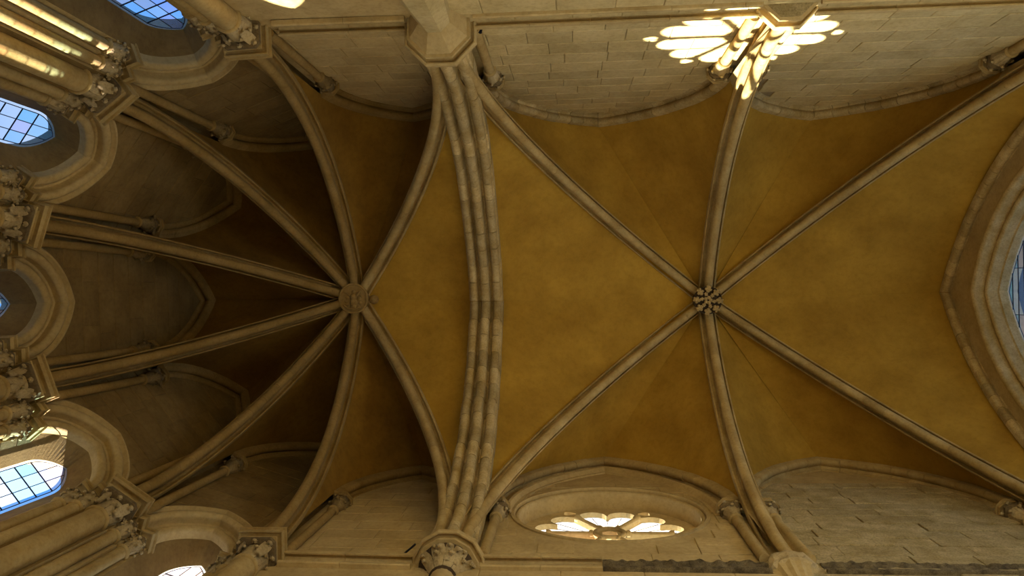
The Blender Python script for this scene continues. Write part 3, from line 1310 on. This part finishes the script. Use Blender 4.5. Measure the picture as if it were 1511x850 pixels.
for k in range(6):
    b = radians(60 * k)
    g = G()
    g.tube([(cx + r * cos(b), RY - 3, cz + r * sin(b)) for r in (30, 36, 38, 104, 107, 114)], [7, 7, 4.6, 4.6, 7, 8], 10)
    g.build('spoke', 'wall', wr, 45)
g = G()
rows = [[(cx + (26 + 5 * cos(2 * pi * j / 8)) * cos(2 * pi * k / 24), RY - 4 + 5 * sin(2 * pi * j / 8), cz + (26 + 5 * cos(2 * pi * j / 8)) * sin(2 * pi * k / 24)) for k in range(24)] for j in range(9)]
g.grid(rows, close=True)
g.build('hub_ring', 'wall', wr, 60)
for k in range(6):
    a = radians(30 + 60 * k)
    g = G()
    pts = [(cx + r * cos(a + t), RY + 6, cz + r * sin(a + t)) for r, t in ((24, -.5), (150, -.49), (156, -.2), (158, 0), (156, .2), (150, .49), (24, .5))]
    g.cap(pts)
    g.build('glass_pane', GL[[5, 0, 5, 3, 5, 0][k]], wr)
    for t, r0, r1 in ((0, 30, 135), (-.22, 60, 130), (.22, 60, 130)):
        g = G()
        g.tube([(cx + r * cos(a + t), RY + 5, cz + r * sin(a + t)) for r in (r0, r1)], .6, 4)
        g.build('came', 'lead', wr)
g = G()
g.cap([(cx + 26 * cos(t * pi / 6), RY + 6, cz + 26 * sin(t * pi / 6)) for t in range(12)])
g.build('glass_pane', GL[3], wr)

# order of pointed moulding round the rose, concentric with the wall rib
a_, b_, zs1, arc = NAVE_TOP[(1, 0)]
g = G()
mid = (a_ + b_) / 2
for sgn in (1, -1):
    rows = []
    for o_, n_ in ((4, -1), (4, -9), (8, -12), (13, -11), (16, -6), (18, -3), (24, -3), (26, 0)):
        R_ = arc.R - o_
        hh = sqrt(R_ ** 2 - (arc.R - arc.L) ** 2)
        f = asin(hh / R_)
        rows.append([(mid + sgn * (R_ * cos(f * k / 16) - (arc.R - arc.L)), YB + n_, zs1 + R_ * sin(f * k / 16)) for k in range(17)])
    g.grid(rows)
g.build('pointed_moulding', 'wall', wr, 35)

# ---------------------------------------------------------------- bosses
e = empty('round_boss', BA.x, BA.y, 1.437 * Z0, 'round keystone disc carved with a worn figure where the apse ribs meet', 'keystone')
g = G()
n = 40
rows = [[(r * cos(2 * pi * k / n), r * sin(2 * pi * k / n), z) for k in range(n)] for r, z in ((25, 45), (27, 12), (31, 8), (33, 5), (33, 1), (31.5, 0), (29.5, 0), (28.5, 2.5), (14, 2.5), (.5, 2.5))]
g.grid(rows, close=True)
inst('disc', mesh_of(g, 'disc', 'rib_dark', 40), e)


def blob(g, c, r, flat=1.0, n=8, m=5):
    rows = []
    for a in range(m + 1):
        th = pi * a / m
        rows.append([(c[0] + r * sin(th) * cos(2 * pi * k / n), c[1] + r * sin(th) * sin(2 * pi * k / n), c[2] + r * flat * cos(th)) for k in range(n)])
    g.grid(rows, close=True)


g = G()
for (x, y, r) in ((1, -13, 5), (0, -3, 8), (0, 8, 9), (0, 17, 7), (-13, -2, 5), (-16, 7, 4), (13, 0, 5), (17, -6, 4), (15, 10, 4), (-12, 17, 4), (11, 19, 4)):
    blob(g, (x, y, 2), r, .45)
g.tube([(-7, -6, 0), (-14, -12, 0), (-19, -15, 1)], 2.2, 6)
g.tube([(7, -6, 0), (13, -13, 0), (16, -17, 1)], 2.2, 6)
g.tube([(-22, 14, 1), (-10, 22, 0), (4, 23, 0), (16, 20, 1)], 1.8, 6)
inst('relief', mesh_of(g, 'relief', 'rib_dark', 60), e)
g = G()
blob(g, (42, 3, 14), 11, 1.2)
inst('knob', mesh_of(g, 'knob', 'rib_dark', 60), e)

e = empty('leafy_boss', 306.5, 13.8, 1.545 * Z0, 'round keystone pierced with carved leaves where the nave ribs meet', 'keystone')
g = G()
rows = [[(r * cos(2 * pi * k / n), r * sin(2 * pi * k / n), z) for k in range(n)] for r, z in ((26, 66), (30, 15), (31.5, 9), (31.5, 5), (29.5, 4.5), (28.5, 9), (.5, 9))]
g.grid(rows, close=True)
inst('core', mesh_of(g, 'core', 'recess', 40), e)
g = G()
for k in range(5):
    blob(g, (0 + 6 * cos(k * 1.257), 6 * sin(k * 1.257), 3), 4.6, .8, 7, 4)
inst('flower', mesh_of(g, 'flower', 'rib', 60), e)
lg = G()
# lobed leaf lying flat, pointing +x
for (x, y, r) in ((0, 0, 4.2), (5.5, 0, 4.6), (3.5, 4.6, 3.4), (3.5, -4.6, 3.4), (9.5, 2.6, 3.0), (9.5, -2.6, 3.0)):
    blob(lg, (x, y, 0), r, .75, 6, 4)
lm2 = mesh_of(lg, 'leaf', 'rib', 60)
for k in range(8):
    a = 2 * pi * k / 8
    inst('leaf', lm2, e, 21 * cos(a), 21 * sin(a), 3, a + .25, 1.05)
for k in range(6):
    a = 2 * pi * k / 6 + .3
    inst('leaf', lm2, e, 11.5 * cos(a), 11.5 * sin(a), 2, a - .5, .6)

# ---------------------------------------------------------------- small irons
g = G()
g.tube([(-264, YB - 2, Z0 + 12), (-240, YB - 22, Z0 + 14)], 1.6, 6)
tag(g.build('iron_rod', 'iron', None), 'short black iron rod sticking out beside the leafy corbel', 'rod')
g = G()
g.tube([(XT + 56, YT + 16, Z0 + 6), (XT + 60, YT - 4, Z0 + 10)], 2.6, 8)  # dark plug standing in for a small wall hole
tag(g.build('hole_pin', 'iron', None), 'tiny dark pin standing for a hole in the wall right of the octagonal corbel', 'pin')
